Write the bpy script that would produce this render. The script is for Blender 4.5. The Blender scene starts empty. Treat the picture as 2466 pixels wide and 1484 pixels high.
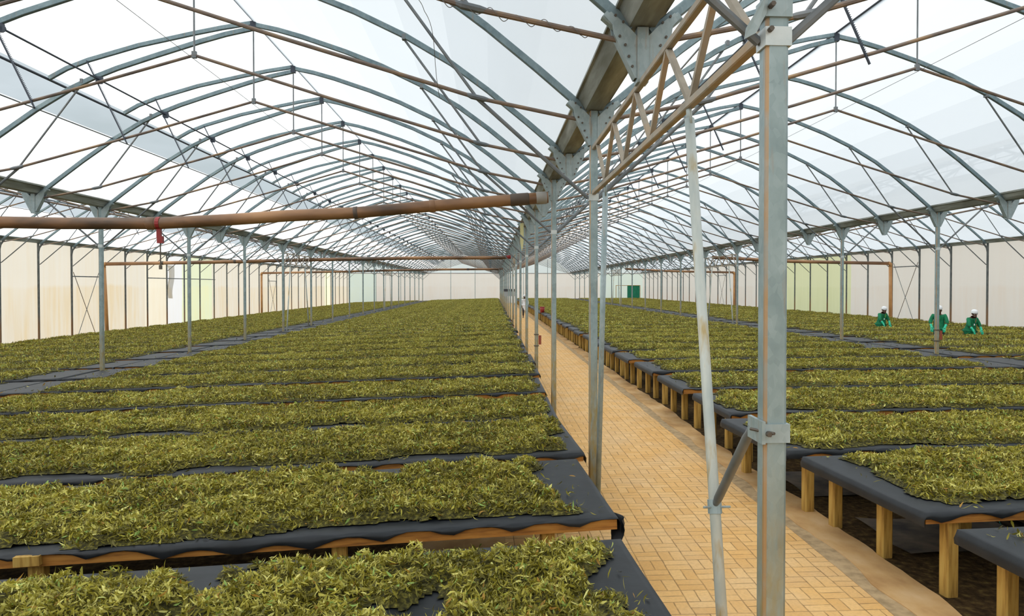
import bpy, bmesh, math, random
import numpy as np
from mathutils import Vector, Matrix
random.seed(7); rng = np.random.default_rng(7)
PI = math.pi
SC = bpy.context.scene
COL = SC.collection

# ------------------------------------------------------------------ measured layout (metres)
XC, XL, XR, XWL, XWR = 1.063, -9.029, 10.977, -19.246, 20.893
def Yn(n): return 0.266 + 2.5 * n
NF = 41                                   # last arch, at the far wall
YFAR = Yn(NF) + 0.12
YBACK = -9.0
SLOPE = 0.029
TH = 0.66                                 # drying surface above the ground
def gz(x): return 0.0 if x > -0.3 else SLOPE * (x + 0.3)

ONES = ['', 'first', 'second', 'third', 'fourth', 'fifth', 'sixth', 'seventh', 'eighth', 'ninth', 'tenth', 'eleventh', 'twelfth',
        'thirteenth', 'fourteenth', 'fifteenth', 'sixteenth', 'seventeenth', 'eighteenth', 'nineteenth']
TENS = {2: ('twentieth', 'twenty'), 3: ('thirtieth', 'thirty'), 4: ('fortieth', 'forty'), 5: ('fiftieth', 'fifty')}
def ordw(n):
    if n < 20: return ONES[n]
    t, o = divmod(n, 10)
    return TENS[t][0] if o == 0 else TENS[t][1] + '-' + ONES[o]

# ------------------------------------------------------------------ materials
def mat(name, col=(.5, .5, .5), rough=.6, metal=0., spec=.5):
    m = bpy.data.materials.new(name); m.use_nodes = True
    b = m.node_tree.nodes['Principled BSDF']
    b.inputs['Base Color'].default_value = (*col, 1); b.inputs['Roughness'].default_value = rough
    b.inputs['Metallic'].default_value = metal; b.inputs['Specular IOR Level'].default_value = spec
    return m
class NT:
    def __init__(s, m): s.t = m.node_tree; s.b = s.t.nodes.get('Principled BSDF'); s.out = s.t.nodes.get('Material Output')
    def n(s, typ, **kw):
        x = s.t.nodes.new(typ)
        for k, v in kw.items(): setattr(x, k, v)
        return x
    def l(s, a, b): s.t.links.new(a, b)
    def coord(s, which='Object'): return s.n('ShaderNodeTexCoord').outputs[which]
    def mapping(s, src, scale=(1, 1, 1)):
        x = s.n('ShaderNodeMapping'); x.inputs['Scale'].default_value = scale; s.l(src, x.inputs['Vector']); return x.outputs[0]
    def noise(s, vec, scale, detail=4, rough=.55):
        x = s.n('ShaderNodeTexNoise'); x.inputs['Scale'].default_value = scale; x.inputs['Detail'].default_value = detail
        x.inputs['Roughness'].default_value = rough
        if vec is not None: s.l(vec, x.inputs['Vector'])
        return x.outputs['Fac']
    def ramp(s, fac, stops, interp='LINEAR'):
        x = s.n('ShaderNodeValToRGB'); r = x.color_ramp; r.interpolation = interp
        while len(r.elements) < len(stops): r.elements.new(.5)
        for e, (p, c) in zip(r.elements, stops): e.position = p; e.color = (*c, 1) if len(c) == 3 else c
        s.l(fac, x.inputs[0]); return x.outputs[0]
    def math(s, op, a, b=None, c=None, clamp=False):
        x = s.n('ShaderNodeMath', operation=op, use_clamp=clamp)
        for i, v in enumerate((a, b, c)):
            if v is None: continue
            if isinstance(v, (int, float)): x.inputs[i].default_value = v
            else: s.l(v, x.inputs[i])
        return x.outputs[0]
    def mix(s, fac, a, b, blend='MIX'):
        x = s.n('ShaderNodeMix', data_type='RGBA', blend_type=blend)
        for i, v in ((0, fac), (6, a), (7, b)):
            if isinstance(v, (int, float)): x.inputs[i].default_value = v
            elif isinstance(v, tuple): x.inputs[i].default_value = (*v, 1)
            else: s.l(v, x.inputs[i])
        return x.outputs[2]
    def sep(s, v):
        x = s.n('ShaderNodeSeparateXYZ'); s.l(v, x.inputs[0]); return x.outputs
    def comb(s, x_, y_, z_):
        x = s.n('ShaderNodeCombineXYZ')
        for i, v in enumerate((x_, y_, z_)):
            if isinstance(v, (int, float)): x.inputs[i].default_value = v
            else: s.l(v, x.inputs[i])
        return x.outputs[0]
    def bump(s, h, strength=.3, dist=.01):
        x = s.n('ShaderNodeBump'); x.inputs['Strength'].default_value = strength; x.inputs['Distance'].default_value = dist
        s.l(h, x.inputs['Height']); s.l(x.outputs[0], s.b.inputs['Normal'])
    def col(s, c): s.l(c, s.b.inputs['Base Color'])
def noisy(name, stops, scale, rough=.7, metal=0., stretch=(1, 1, 1), bump=0., spec=.5, detail=4, dist=.01):
    m = mat(name, stops[0][1], rough, metal, spec); t = NT(m)
    v = t.mapping(t.coord(), stretch); f = t.noise(v, scale, detail); t.col(t.ramp(f, stops))
    if bump: t.bump(f, bump, dist)
    return m
M = {}
# galvanised steel: spangle, rust seams at the foot
def galv(name, base, light, rust_foot=False):
    m = mat(name, base, .48, .30); t = NT(m); co = t.coord()
    v = t.n('ShaderNodeTexVoronoi'); v.inputs['Scale'].default_value = 42; t.l(t.mapping(co, (1, 1, .6)), v.inputs['Vector'])
    sp = t.sep(v.outputs['Color'])[0]
    n1 = t.noise(co, 5)
    f = t.math('ADD', t.math('MULTIPLY', sp, .16), t.math('MULTIPLY', n1, .84))
    c = t.ramp(f, [(.25, base), (.7, light)])
    r = t.noise(t.mapping(co, (9, 9, .8)), 3.0, 5)
    rf = t.ramp(r, [(.60, (0, 0, 0)), (.74, (1, 1, 1))])
    c = t.mix(t.math('MULTIPLY', rf, .55), c, (.36, .22, .10))
    if rust_foot:
        z = t.sep(co)[2]
        k = t.math('MULTIPLY', t.math('SUBTRACT', 1.72, z), 1.3, clamp=True)
        k = t.math('MULTIPLY', k, t.ramp(t.noise(t.mapping(co, (6, 6, 1.4)), 4, 5), [(.30, (.1, .1, .1)), (.62, (1, 1, 1))]))
        c = t.mix(t.math('MULTIPLY', k, .95), c, (.36, .27, .09))
        xx, yy, _ = t.sep(co); e = t.math('MULTIPLY', t.math('LESS_THAN', t.math('ABSOLUTE', t.math('ADD', xx, .038)), .0045), t.math('LESS_THAN', yy, -.02))
        e = t.math('MULTIPLY', e, t.ramp(t.noise(t.mapping(co, (1, 1, 1.2)), 2.2, 4), [(.36, (.1, .1, .1)), (.55, (1, 1, 1))])); c = t.mix(t.math('MULTIPLY', e, .8), c, (.50, .27, .09))
    t.col(c); return m
M['galv'] = galv('galvanised_steel', (.24, .315, .33), (.42, .50, .52))
M['galv_col'] = galv('galvanised_column_steel', (.205, .285, .30), (.37, .46, .48), True)
M['arch'] = galv('arch_tube_steel', (.13, .19, .215), (.24, .32, .345))
M['rod'] = noisy('weathered_tie_rod', [(.30, (.125, .100, .092)), (.50, (.225, .170, .135)), (.70, (.37, .24, .13))], 3, .55, .25, (1, 1, 3))
M['strut'] = noisy('grey_strut_steel', [(.3, (.13, .15, .165)), (.7, (.24, .25, .255))], 4, .5, .3)
M['truss'] = noisy('dusty_truss_steel', [(.3, (.30, .26, .20)), (.5, (.42, .37, .30)), (.7, (.46, .31, .17))], 3.5, .6, .15)
M['pole'] = noisy('weathered_prop_pipe', [(.32, (.42, .48, .47)), (.55, (.55, .58, .54)), (.66, (.46, .36, .18)), (.8, (.36, .20, .09))], 3.2, .5, .2, (3, 3, .6))
M['clamp'] = noisy('bright_clamp_steel', [(.3, (.50, .57, .58)), (.7, (.66, .70, .70))], 12, .4, .3)
M['bolt'] = mat('dark_bolt_steel', (.12, .10, .08), .5, .4)
M['dark'] = mat('dark_ridge_steel', (.045, .055, .075), .5, .3)
M['gutter'] = noisy('gutter_sheet', [(.3, (.12, .12, .085)), (.5, (.25, .265, .235)), (.68, (.44, .47, .45))], 2.2, .55, .2, (3, .35, 3))
m = mat('wall_post_steel', (.1, .1, .1), .6, .2); t = NT(m); c_ = t.coord(); k_ = t.math('MULTIPLY', t.math('SUBTRACT', 1.75, t.sep(c_)[2]), 1.6, clamp=True)
t.col(t.mix(t.math('MULTIPLY', k_, .85), t.ramp(t.noise(c_, 6), [(.3, (.085, .10, .105)), (.7, (.17, .185, .185))]), (.26, .14, .06))); M['wallpost'] = m
M['wire'] = mat('thin_wire', (.20, .19, .18), .5, .5)
M['wood'] = noisy('yellow_post_timber', [(.28, (.25, .13, .02)), (.5, (.48, .29, .06)), (.75, (.56, .38, .10))], 7, .75, 0, (5, 5, .5), .25)
M['rail'] = noisy('orange_rail_timber', [(.28, (.19, .07, .012)), (.5, (.42, .175, .028)), (.75, (.54, .26, .05))], 7, .75, 0, (.5, 5, 5), .25)
m = noisy('black_shade_netting', [(.3, (.008, .010, .013)), (.7, (.015, .0185, .023))], 6, .52, 0, (1, 1, 1), .2, .38); M['net'] = m
M['pvc'] = noisy('brown_pvc_pipe', [(.34, (.085, .05, .03)), (.48, (.25, .125, .058)), (.66, (.45, .235, .105))], .55, .42, 0, (1, 3, 3))
M['pvc_dark'] = mat('dark_pvc_coupling', (.10, .07, .05), .5)
M['pvc_grey'] = mat('grey_pvc_coupling', (.33, .31, .28), .5)
M['pvc_orange'] = noisy('orange_downpipe_pvc', [(.3, (.52, .25, .09)), (.7, (.66, .34, .13))], 2, .45)
M['red'] = mat('red_plastic', (.30, .02, .02), .45)
M['tag'] = mat('faded_red_card', (.30, .07, .035), .7)
M['hose'] = mat('black_hose', (.012, .015, .018), .45)
M['cyan'] = mat('cyan_pipe_mark', (.03, .42, .45), .5)
M['sheet'] = noisy('dusty_ground_sheet', [(.35, (.05, .045, .04)), (.65, (.22, .17, .12))], 3, .7, 0, (1, 1, 1), .3)
M['white'] = mat('white_cotton', (.80, .82, .86), .8)
M['green'] = noisy('green_overall_cloth', [(.3, (.0, .13, .055)), (.7, (.004, .24, .10))], 9, .8)
M['teal'] = mat('turquoise_rubber_glove', (.02, .55, .33), .45)
M['skin'] = mat('dark_brown_skin', (.085, .035, .02), .5)
M['trousers'] = mat('dark_trousers', (.02, .02, .03), .8)
M['shirt_y'] = mat('lime_shirt', (.45, .65, .03), .8)
M['shirt_r'] = mat('coral_shirt', (.70, .16, .12), .8)
M['eye'] = mat('eye_white', (.7, .68, .62), .3)
M['lip'] = mat('lips', (.13, .035, .03), .5)
M['door'] = noisy('green_door_fabric', [(.35, (.0, .16, .085)), (.65, (.01, .28, .15))], 3, .7, 0, (6, 1, .6))
M['boxdark'] = mat('charcoal_box', (.05, .055, .07), .5)
M['boxgrey'] = mat('grey_box_face', (.38, .40, .42), .5)
M['trap'] = mat('yellow_trap_card', (.74, .70, .36), .6)

def film(name, col, transp):
    m = bpy.data.materials.new(name); m.use_nodes = True; t = NT(m); t.t.nodes.remove(t.b)
    tr = t.n('ShaderNodeBsdfTransparent'); tl = t.n('ShaderNodeBsdfTranslucent'); mx = t.n('ShaderNodeMixShader')
    co = t.coord(); f = t.noise(t.mapping(co, (.6, .18, .6)), 2.0, 5)
    c = t.mix(f, tuple(x * .95 for x in col), col)
    t.l(c, tl.inputs[0]); tr.inputs[0].default_value = (.97, .985, 1, 1)
    mx.inputs[0].default_value = 1 - transp
    t.l(tr.outputs[0], mx.inputs[1]); t.l(tl.outputs[0], mx.inputs[2]); t.l(mx.outputs[0], t.out.inputs[0]); return m
M['film'] = film('roof_polythene', (.815, .85, .89), .10)
def wallfilm(name, base, stain, amount, zs=2.1):
    m = bpy.data.materials.new(name); m.use_nodes = True; t = NT(m); t.t.nodes.remove(t.b)
    tl = t.n('ShaderNodeBsdfTranslucent'); df = t.n('ShaderNodeBsdfDiffuse'); mx = t.n('ShaderNodeMixShader')
    co = t.coord(); z = t.sep(co)[2]
    st = t.noise(t.mapping(co, (1.5, 1.5, .12)), 2.4, 5)
    big = t.noise(t.mapping(co, (.5, .35, .25)), 1.0, 3)
    edge = t.math('MULTIPLY', t.math('SUBTRACT', t.math('ADD', zs, t.math('MULTIPLY', big, .5)), z), 6, clamp=True)
    low = t.math('MULTIPLY', edge, t.math('MULTIPLY', t.ramp(st, [(.3, (.25, .25, .25)), (.65, (1, 1, 1))]), t.ramp(big, [(.35, (.35, .35, .35)), (.6, (1, 1, 1))])))
    k = t.math('ADD', t.math('MULTIPLY', low, amount), t.math('MULTIPLY', t.ramp(st, [(.4, (0, 0, 0)), (.8, (1, 1, 1))]), amount * .5), clamp=True)
    c = t.mix(k, base, stain)
    t.l(c, tl.inputs[0]); t.l(c, df.inputs[0]); mx.inputs[0].default_value = .10
    t.l(tl.outputs[0], mx.inputs[1]); t.l(df.outputs[0], mx.inputs[2]); t.l(mx.outputs[0], t.out.inputs[0])
    return m
M['wall'] = wallfilm('cream_wall_polythene', (.585, .57, .53), (.565, .485, .35), .75)
M['wall_r'] = wallfilm('pinkish_wall_polythene', (.96, .915, .875), (.92, .81, .72), .4)
M['wall_white'] = wallfilm('new_white_wall_polythene', (.64, .67, .73), (.62, .61, .58), .3)
M['wall_ivory'] = wallfilm('ivory_wall_polythene', (.66, .635, .56), (.62, .54, .39), .35)
M['wall_green'] = wallfilm('pale_green_wall_polythene', (.57, .635, .49), (.62, .63, .38), .5)
M['wall_yellow'] = wallfilm('yellow_green_wall_polythene', (.90, .93, .62), (.80, .84, .50), .5)
M['wall_mint'] = wallfilm('mint_wall_polythene', (.84, .95, .90), (.85, .93, .78), .4)
M['gable'] = wallfilm('clear_gable_polythene', (.88, .96, 1.), (.85, .93, .95), .2)

# leaves
def leafmat():
    m = mat('withered_tea_leaf', (.2, .18, .03), .5, 0, .4); t = NT(m)
    a = t.n('ShaderNodeAttribute', attribute_name='tint').outputs['Fac']
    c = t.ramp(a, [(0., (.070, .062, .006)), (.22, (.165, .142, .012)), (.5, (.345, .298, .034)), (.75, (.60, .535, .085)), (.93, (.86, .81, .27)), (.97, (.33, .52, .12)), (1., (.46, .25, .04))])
    t.col(c)
    tl = t.n('ShaderNodeBsdfTranslucent'); t.l(c, tl.inputs[0]); mx = t.n('ShaderNodeMixShader'); mx.inputs[0].default_value = .22
    t.l(t.b.outputs[0], mx.inputs[1]); t.l(tl.outputs[0], mx.inputs[2]); t.l(mx.outputs[0], t.out.inputs[0]); return m
M['leaf'] = leafmat()
M['leafbed'] = noisy('tea_leaf_bed', [(.34, (.022, .020, .004)), (.50, (.070, .062, .010)), (.64, (.20, .175, .03)), (.8, (.40, .36, .08))], 38, .75, 0, (1, 1, 1), .8, .3, 6, .03)

# ground
def brickmat():
    m = mat('tan_basketweave_brick', (.7, .45, .2), .8, 0, .3); t = NT(m); co = t.coord()
    wob = t.n('ShaderNodeTexNoise'); wob.inputs['Scale'].default_value = 3.5; t.l(co, wob.inputs['Vector'])
    vm = t.n('ShaderNodeVectorMath', operation='MULTIPLY_ADD'); t.l(wob.outputs['Color'], vm.inputs[0]); vm.inputs[1].default_value = (.02, .02, 0); t.l(co, vm.inputs[2])
    s = t.sep(vm.outputs[0]); u = t.math('MULTIPLY', s[0], 4.9); v = t.math('MULTIPLY', s[1], 4.9)
    iu = t.math('FLOOR', u); iv = t.math('FLOOR', v); fu = t.math('FRACT', u); fv = t.math('FRACT', v)
    par = t.math('FRACT', t.math('MULTIPLY', t.math('ADD', iu, iv), .5)); par = t.math('GREATER_THAN', par, .25)
    def sel(a, b): return t.math('ADD', t.math('MULTIPLY', a, t.math('SUBTRACT', 1., par)), t.math('MULTIPLY', b, par))
    p = sel(fv, fu); q = sel(fu, fv); p2 = t.math('MULTIPLY', p, 2.); fp = t.math('FRACT', p2)
    d1 = t.math('MULTIPLY', t.math('MINIMUM', fp, t.math('SUBTRACT', 1., fp)), .5)
    d2 = t.math('MINIMUM', q, t.math('SUBTRACT', 1., q)); d = t.math('MINIMUM', d1, d2)
    joint = t.ramp(d, [(.006, (1, 1, 1)), (.034, (0, 0, 0))])
    wn = t.n('ShaderNodeTexWhiteNoise', noise_dimensions='3D'); t.l(t.comb(iu, iv, t.math('FLOOR', p2)), wn.inputs['Vector'])
    c = t.ramp(wn.outputs['Value'], [(0, (.75, .42, .138)), (.5, (.81, .47, .164)), (1, (.86, .53, .21))])
    n1 = t.noise(co, 1.3, 5); c = t.mix(t.ramp(n1, [(.42, (0, 0, 0)), (.7, (.5, .5, .5))]), c, (.76, .55, .32))
    n2 = t.noise(co, 45, 4); c = t.mix(t.ramp(n2, [(.3, (.25, .25, .25)), (.6, (0, 0, 0))]), c, (.45, .25, .10))
    jn = t.math('MULTIPLY', joint, t.ramp(t.noise(co, 9, 3), [(.3, (.25, .25, .25)), (.65, (.95, .95, .95))]))
    c = t.mix(jn, c, (.21, .115, .045)); t.col(c)
    t.bump(t.math('SUBTRACT', t.math('MULTIPLY', n2, .15), joint), .5, .006); return m
M['brick'] = brickmat()
M['sand'] = noisy('sandy_concrete', [(.28, (.40, .21, .08)), (.5, (.62, .38, .165)), (.68, (.72, .50, .27)), (.82, (.80, .68, .50))], 2.6, .85, 0, (1, .6, 1), .35, .2, 8, .02)
M['mortar'] = noisy('grey_mortar', [(.3, (.32, .225, .12)), (.6, (.54, .38, .21))], 9, .9, 0, (1, 1, 1), .6, .2, 6, .02)
M['soil'] = noisy('dark_soil_with_litter', [(.35, (.030, .018, .008)), (.55, (.075, .045, .018)), (.72, (.16, .11, .035)), (.85, (.28, .22, .07))], 14, .95, 0, (1, 1, 1), .7, .1, 8, .03)
M['outside'] = noisy('outside_ground', [(.3, (.52, .46, .36)), (.7, (.64, .57, .46))], .4, .95)

# ------------------------------------------------------------------ mesh building
class MB:
    def __init__(s): s.v = []; s.f = []; s.m = []
    def add(s, vs, fs, mi=0):
        b = len(s.v); s.v.extend(tuple(p) for p in vs); s.f.extend(tuple(b + i for i in q) for q in fs); s.m.extend([mi] * len(fs)); return s
    def box(s, lo, hi, mi=0):
        (a, b, c), (d, e, f) = lo, hi
        return s.add([(a, b, c), (d, b, c), (d, e, c), (a, e, c), (a, b, f), (d, b, f), (d, e, f), (a, e, f)],
                     [(0, 3, 2, 1), (4, 5, 6, 7), (0, 1, 5, 4), (1, 2, 6, 5), (2, 3, 7, 6), (3, 0, 4, 7)], mi)
    def sweep(s, path, sec, ref=(0, 1, 0), mi=0, cap=True):
        """sec: closed list of (side, up) offsets, or a list of such lists, one per path point"""
        P = [Vector(p) for p in path]; R = Vector(ref); n = len(P); vs = []
        secs = sec if isinstance(sec[0][0], (tuple, list)) else [sec] * n
        k = len(secs[0])
        for i, p in enumerate(P):
            t = (P[min(i + 1, n - 1)] - P[max(i - 1, 0)]).normalized()
            sd = t.cross(R)
            if sd.length < 1e-4: sd = t.cross(Vector((1, 0, 0)))
            sd.normalize(); up = sd.cross(t).normalized()
            vs += [p + sd * a + up * b for a, b in secs[i]]
        fs = [(i * k + j, i * k + (j + 1) % k, (i + 1) * k + (j + 1) % k, (i + 1) * k + j) for i in range(n - 1) for j in range(k)]
        if cap: fs += [tuple(range(k))[::-1], tuple((n - 1) * k + j for j in range(k))]
        return s.add(vs, fs, mi)
    def tube(s, path, r, n=8, mi=0, ref=(0, 1, 0), ry=None):
        ry = ry or r
        if isinstance(r, (list, tuple)):
            sec = [[(q * math.cos(2 * PI * j / n), q * math.sin(2 * PI * j / n)) for j in range(n)] for q in r]
        else: sec = [(r * math.cos(2 * PI * j / n), ry * math.sin(2 * PI * j / n)) for j in range(n)]
        return s.sweep(path, sec, ref, mi)
    def bar(s, path, w, h, mi=0, ref=(0, 1, 0)):
        w /= 2; h /= 2; b = min(w, h) * .25
        return s.sweep(path, [(-w + b, -h), (w - b, -h), (w, -h + b), (w, h - b), (w - b, h), (-w + b, h), (-w, h - b), (-w, -h + b)], ref, mi)
    def prism(s, poly, y0, y1, mi=0):
        n = len(poly)
        return s.add([(x, y0, z) for x, z in poly] + [(x, y1, z) for x, z in poly],
                     [tuple(range(n)), tuple(range(2 * n - 1, n - 1, -1))] + [(i, i + n, (i + 1) % n + n, (i + 1) % n) for i in range(n)], mi)
    def mesh(s, name, mats, smooth=False):
        me = bpy.data.meshes.new(name); me.from_pydata(s.v, [], s.f)
        for q in (mats if isinstance(mats, (list, tuple)) else [mats]): me.materials.append(q)
        me.polygons.foreach_set('material_index', s.m)
        if smooth: me.polygons.foreach_set('use_smooth', [True] * len(me.polygons))
        bm = bmesh.new(); bm.from_mesh(me); bmesh.ops.recalc_face_normals(bm, faces=bm.faces); bm.to_mesh(me); bm.free()
        me.update(); return me
    def build(s, name, mats, parent=None, smooth=False): return link(name, s.mesh(name, mats, smooth), parent)
def link(name, me, parent=None, loc=None):
    o = bpy.data.objects.new(name, me); COL.objects.link(o)
    if parent is not None: o.parent = parent
    if loc is not None: o.location = loc
    return o
def tag(o, label, cat, group=None, kind=None):
    o['label'] = label; o['category'] = cat
    if group: o['group'] = group
    if kind: o['kind'] = kind
    return o
def thing(name, label, cat, loc=(0, 0, 0), group=None, rot=(0, 0, 0), kind=None):
    o = bpy.data.objects.new(name, None); o.empty_display_size = .1; COL.objects.link(o); o.location = loc; o.rotation_euler = rot
    return tag(o, label, cat, group, kind)
def struct(o, label, cat='structure'):
    o['kind'] = 'structure'; o['label'] = label; o['category'] = cat; return o
def plate(o): return o

# ------------------------------------------------------------------ vectorised value noise
def vnoise(x, y, sc, seed):
    x = np.asarray(x) / sc; y = np.asarray(y) / sc; xi = np.floor(x).astype(np.int64); yi = np.floor(y).astype(np.int64); fx = x - xi; fy = y - yi
    fx = fx * fx * (3 - 2 * fx); fy = fy * fy * (3 - 2 * fy)
    def h(a, b):
        q = (a * 374761393 + b * 668265263 + seed * 1442695041) & 0x7fffffff
        q = ((q ^ (q >> 13)) * 1274126177) & 0x7fffffff; q = q ^ (q >> 16); return (q & 0xffff) / 65535.
    return (h(xi, yi) * (1 - fx) + h(xi + 1, yi) * fx) * (1 - fy) + (h(xi, yi + 1) * (1 - fx) + h(xi + 1, yi + 1) * fx) * fy
def np_mesh(name, V, Q, mats, tint=None, mi=None, smooth=False):
    me = bpy.data.meshes.new(name); V = np.ascontiguousarray(V, np.float32); Q = np.ascontiguousarray(Q, np.int32)
    me.vertices.add(len(V)); me.vertices.foreach_set('co', V.ravel()); me.loops.add(Q.size); me.loops.foreach_set('vertex_index', Q.ravel())
    me.polygons.add(len(Q)); me.polygons.foreach_set('loop_start', np.arange(0, Q.size, 4, dtype=np.int32))
    for q in mats: me.materials.append(q)
    if mi is not None: me.polygons.foreach_set('material_index', np.ascontiguousarray(mi, np.int32))
    if smooth: me.polygons.foreach_set('use_smooth', np.ones(len(Q), bool))
    if tint is not None:
        a = me.attributes.new('tint', 'FLOAT', 'POINT'); a.data.foreach_set('value', np.ascontiguousarray(tint, np.float32))
    me.update(calc_edges=True); me.validate(); return me
QT = np.array([(0, 1, 3, 2), (2, 3, 5, 4), (4, 5, 7, 6)], np.int32)
def leaf_verts(x, y, z, L, W, r):
    n = len(x); t = np.array([0, .35, .7, 1.]); w = np.array([.22, 1., .72, .06])
    curl = r.normal(.5, .55, n); fold = np.abs(r.normal(.25, .25, n))
    s = (t - .5)[None, :] * L[:, None]; zc = (curl * L)[:, None] * (t * (t - 1))[None, :]
    hw = .5 * W[:, None] * w[None, :]; ze = zc + fold[:, None] * hw
    side = (r.normal(0, .35, n) * L)[:, None] * (t * t)[None, :]
    A = np.stack([np.stack([s, hw + side, ze], -1), np.stack([s, -hw + side, ze], -1)], 2).reshape(n, 8, 3)
    ro = r.normal(0, .75, n); pi_ = r.normal(-.10, .60, n); az = r.uniform(0, 2 * PI, n)
    def R(A, i, j, a):
        c, q = np.cos(a)[:, None], np.sin(a)[:, None]; p, o = A[:, :, i].copy(), A[:, :, j].copy(); A[:, :, i] = c * p - q * o; A[:, :, j] = q * p + c * o
    R(A, 1, 2, ro); R(A, 0, 2, pi_); R(A, 0, 1, az)
    A += np.stack([x, y, z], -1)[:, None, :]; return A.reshape(-1, 3)
def leaf_layer(name, x0, x1, D, dens, L0, cell, seed, insets=(.1, .07, .06, .06), holes=0., rag=.10, hs=1.):
    """leaves heaped on a table surface: x from x0 to x1, y from 0 to D, z = 0 on the netting; insets: near, far, low x, high x"""
    r = np.random.default_rng(seed); inear, ifar, ilo, ihi = insets
    def cover(x, y):
        e = rag * 2 * (vnoise(x, y, .22, seed) - .5) + rag * 2.2 * (vnoise(x, y, .7, seed + 3) - .5)
        d = np.minimum(np.minimum(y - inear, D - ifar - y), np.minimum(x - x0 - ilo, x1 - ihi - x)) + e
        c = np.clip(d / .09, 0, 1) * np.clip((np.minimum(np.minimum(y, D - y), np.minimum(x - x0, x1 - x)) - .02) / .05, 0, 1)
        if holes:
            h = .6 * vnoise(x, y, .42, seed + 5) + .4 * vnoise(x, y, .15, seed + 6)
            c = c * np.clip((h - holes) / .10, .0, 1)
        return c
    def height(x, y):
        h = .008 + hs * (.075 * vnoise(x, y, .23, seed + 9) * vnoise(x, y, .6, seed + 11) + .055 * vnoise(x, y, .10, seed + 10) ** 2)
        return h
    nx = int((x1 - x0) / cell) + 1; ny = int(D / cell) + 1
    gx, gy = np.meshgrid(np.linspace(x0, x1, nx), np.linspace(0, D, ny), indexing='ij')
    gx = gx + r.uniform(-.3, .3, gx.shape) * cell; gy = gy + r.uniform(-.3, .3, gy.shape) * cell
    c = cover(gx, gy); g = np.where(c > .2, height(gx, gy) * c * .55, .003) + np.where(c > .2, r.uniform(0, .010, gx.shape), 0)
    idx = np.arange(nx * ny).reshape(nx, ny); q = np.stack([idx[:-1, :-1], idx[1:, :-1], idx[1:, 1:], idx[:-1, 1:]], -1).reshape(-1, 4)
    cc = c.ravel()[q].max(1); q = q[cc > .25]
    BV = np.stack([gx.ravel(), gy.ravel(), g.ravel()], -1)
    n = int((x1 - x0) * D * dens); x = r.uniform(x0, x1, n); y = r.uniform(0, D, n); c = cover(x, y)
    keep = r.uniform(0, 1, n) < np.maximum(c, .008 * (np.minimum(np.minimum(y, D - y), np.minimum(x - x0, x1 - x)) > .04)); x, y, c = x[keep], y[keep], c[keep]; n = len(x)
    z = height(x, y) * c * .8 + r.uniform(.004, .036, n) * np.maximum(c, .12)
    L = L0 * r.uniform(.55, 1.35, n); W = L * r.uniform(.15, .33, n); stem = r.uniform(0, 1, n) < .08; W[stem] *= .20; L[stem] *= 1.7
    LV = leaf_verts(x, y, z, L, W, r).reshape(n, 8, 3); LV[:, :, 2] += np.maximum(.004 - LV[:, :, 2].min(1), 0)[:, None]; LV = LV.reshape(-1, 3)
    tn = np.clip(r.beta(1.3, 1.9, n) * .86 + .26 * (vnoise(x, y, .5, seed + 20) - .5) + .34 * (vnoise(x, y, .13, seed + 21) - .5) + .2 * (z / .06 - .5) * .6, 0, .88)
    sp = r.uniform(0, 1, n); tn[sp < .05] = r.uniform(.86, .95, (sp < .05).sum()); tn[(sp > .05) & (sp < .08)] = .97; tn[(sp > .08) & (sp < .10)] = 1.
    V = np.concatenate([BV, LV]); LQ = (QT[None] + (np.arange(n) * 8)[:, None, None] + len(BV)).reshape(-1, 4)
    Q = np.concatenate([q, LQ]); mi = np.concatenate([np.ones(len(q)), np.zeros(len(LQ))])
    tint = np.concatenate([np.full(len(BV), .2), np.repeat(tn, 8)])
    return np_mesh(name, V, Q, [M['leaf'], M['leafbed']], tint, mi)

# ------------------------------------------------------------------ ground
def sheet(name, pts, z, m, parent=None):
    mb = MB(); mb.add([(x, y, z) for x, y in pts], [tuple(range(len(pts)))]); return mb.build(name, m, parent)
mb = MB()
for x0, x1 in ((XWL - .15, -.3), (-.3, XWR + .15)):
    n0 = len(mb.v); mb.add([(x0, YBACK, gz(x0)), (x1, YBACK, gz(x1)), (x1, YFAR + .1, gz(x1)), (x0, YFAR + .1, gz(x0))], [(0, 1, 2, 3)])
struct(mb.build('floor', M['soil']), 'dark soil floor under the drying tables')
mb = MB().box((-160, -120, -.9), (160, 260, -.72)); struct(mb.build('ground', M['outside']), 'pale bare ground outside the greenhouse')
o = MB().box((.12, YBACK, -.05), (2.82, YFAR - .3, .006)).build('brick_path', M['brick']); struct(o, 'tan basketweave brick path between the two sides of tables')
def ragged(name, xa, xb, z, m, lab, ja, jb, seed):
    r = np.random.default_rng(seed); ys = np.arange(YBACK, YFAR - .3, .12); vs = []; fs = []
    a = xa + ja * (vnoise(ys, ys * 0, .5, seed) - .5) * 2 + ja * .6 * (vnoise(ys, ys * 0, .15, seed + 1) - .5); b = xb + jb * (vnoise(ys, ys * 0, .6, seed + 2) - .5) * 2 + jb * .7 * (vnoise(ys, ys * 0, .17, seed + 3) - .5)
    for i, y in enumerate(ys): vs += [(a[i], y, -.02), (a[i], y, z), (b[i], y, z), (b[i], y, -.02)]
    for i in range(len(ys) - 1):
        for j in range(3): fs.append((4 * i + j, 4 * i + j + 1, 4 * i + 5 + j, 4 * i + 4 + j))
    return struct(MB().add(vs, fs).build(name, m), lab)
ragged('mortar_strip', 2.80, 2.99, .010, M['mortar'], 'rough grey mortar strip along the right edge of the brick path', .012, .02, 31)
ragged('sand_strip', 2.95, 3.27, .016, M['sand'], 'sandy concrete strip between path and right tables', .035, .05, 33)
ragged('concrete_apron', -.72, .14, .004, M['sand'], 'sandy concrete floor at the ends of the left tables', .06, .01, 35)

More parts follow.
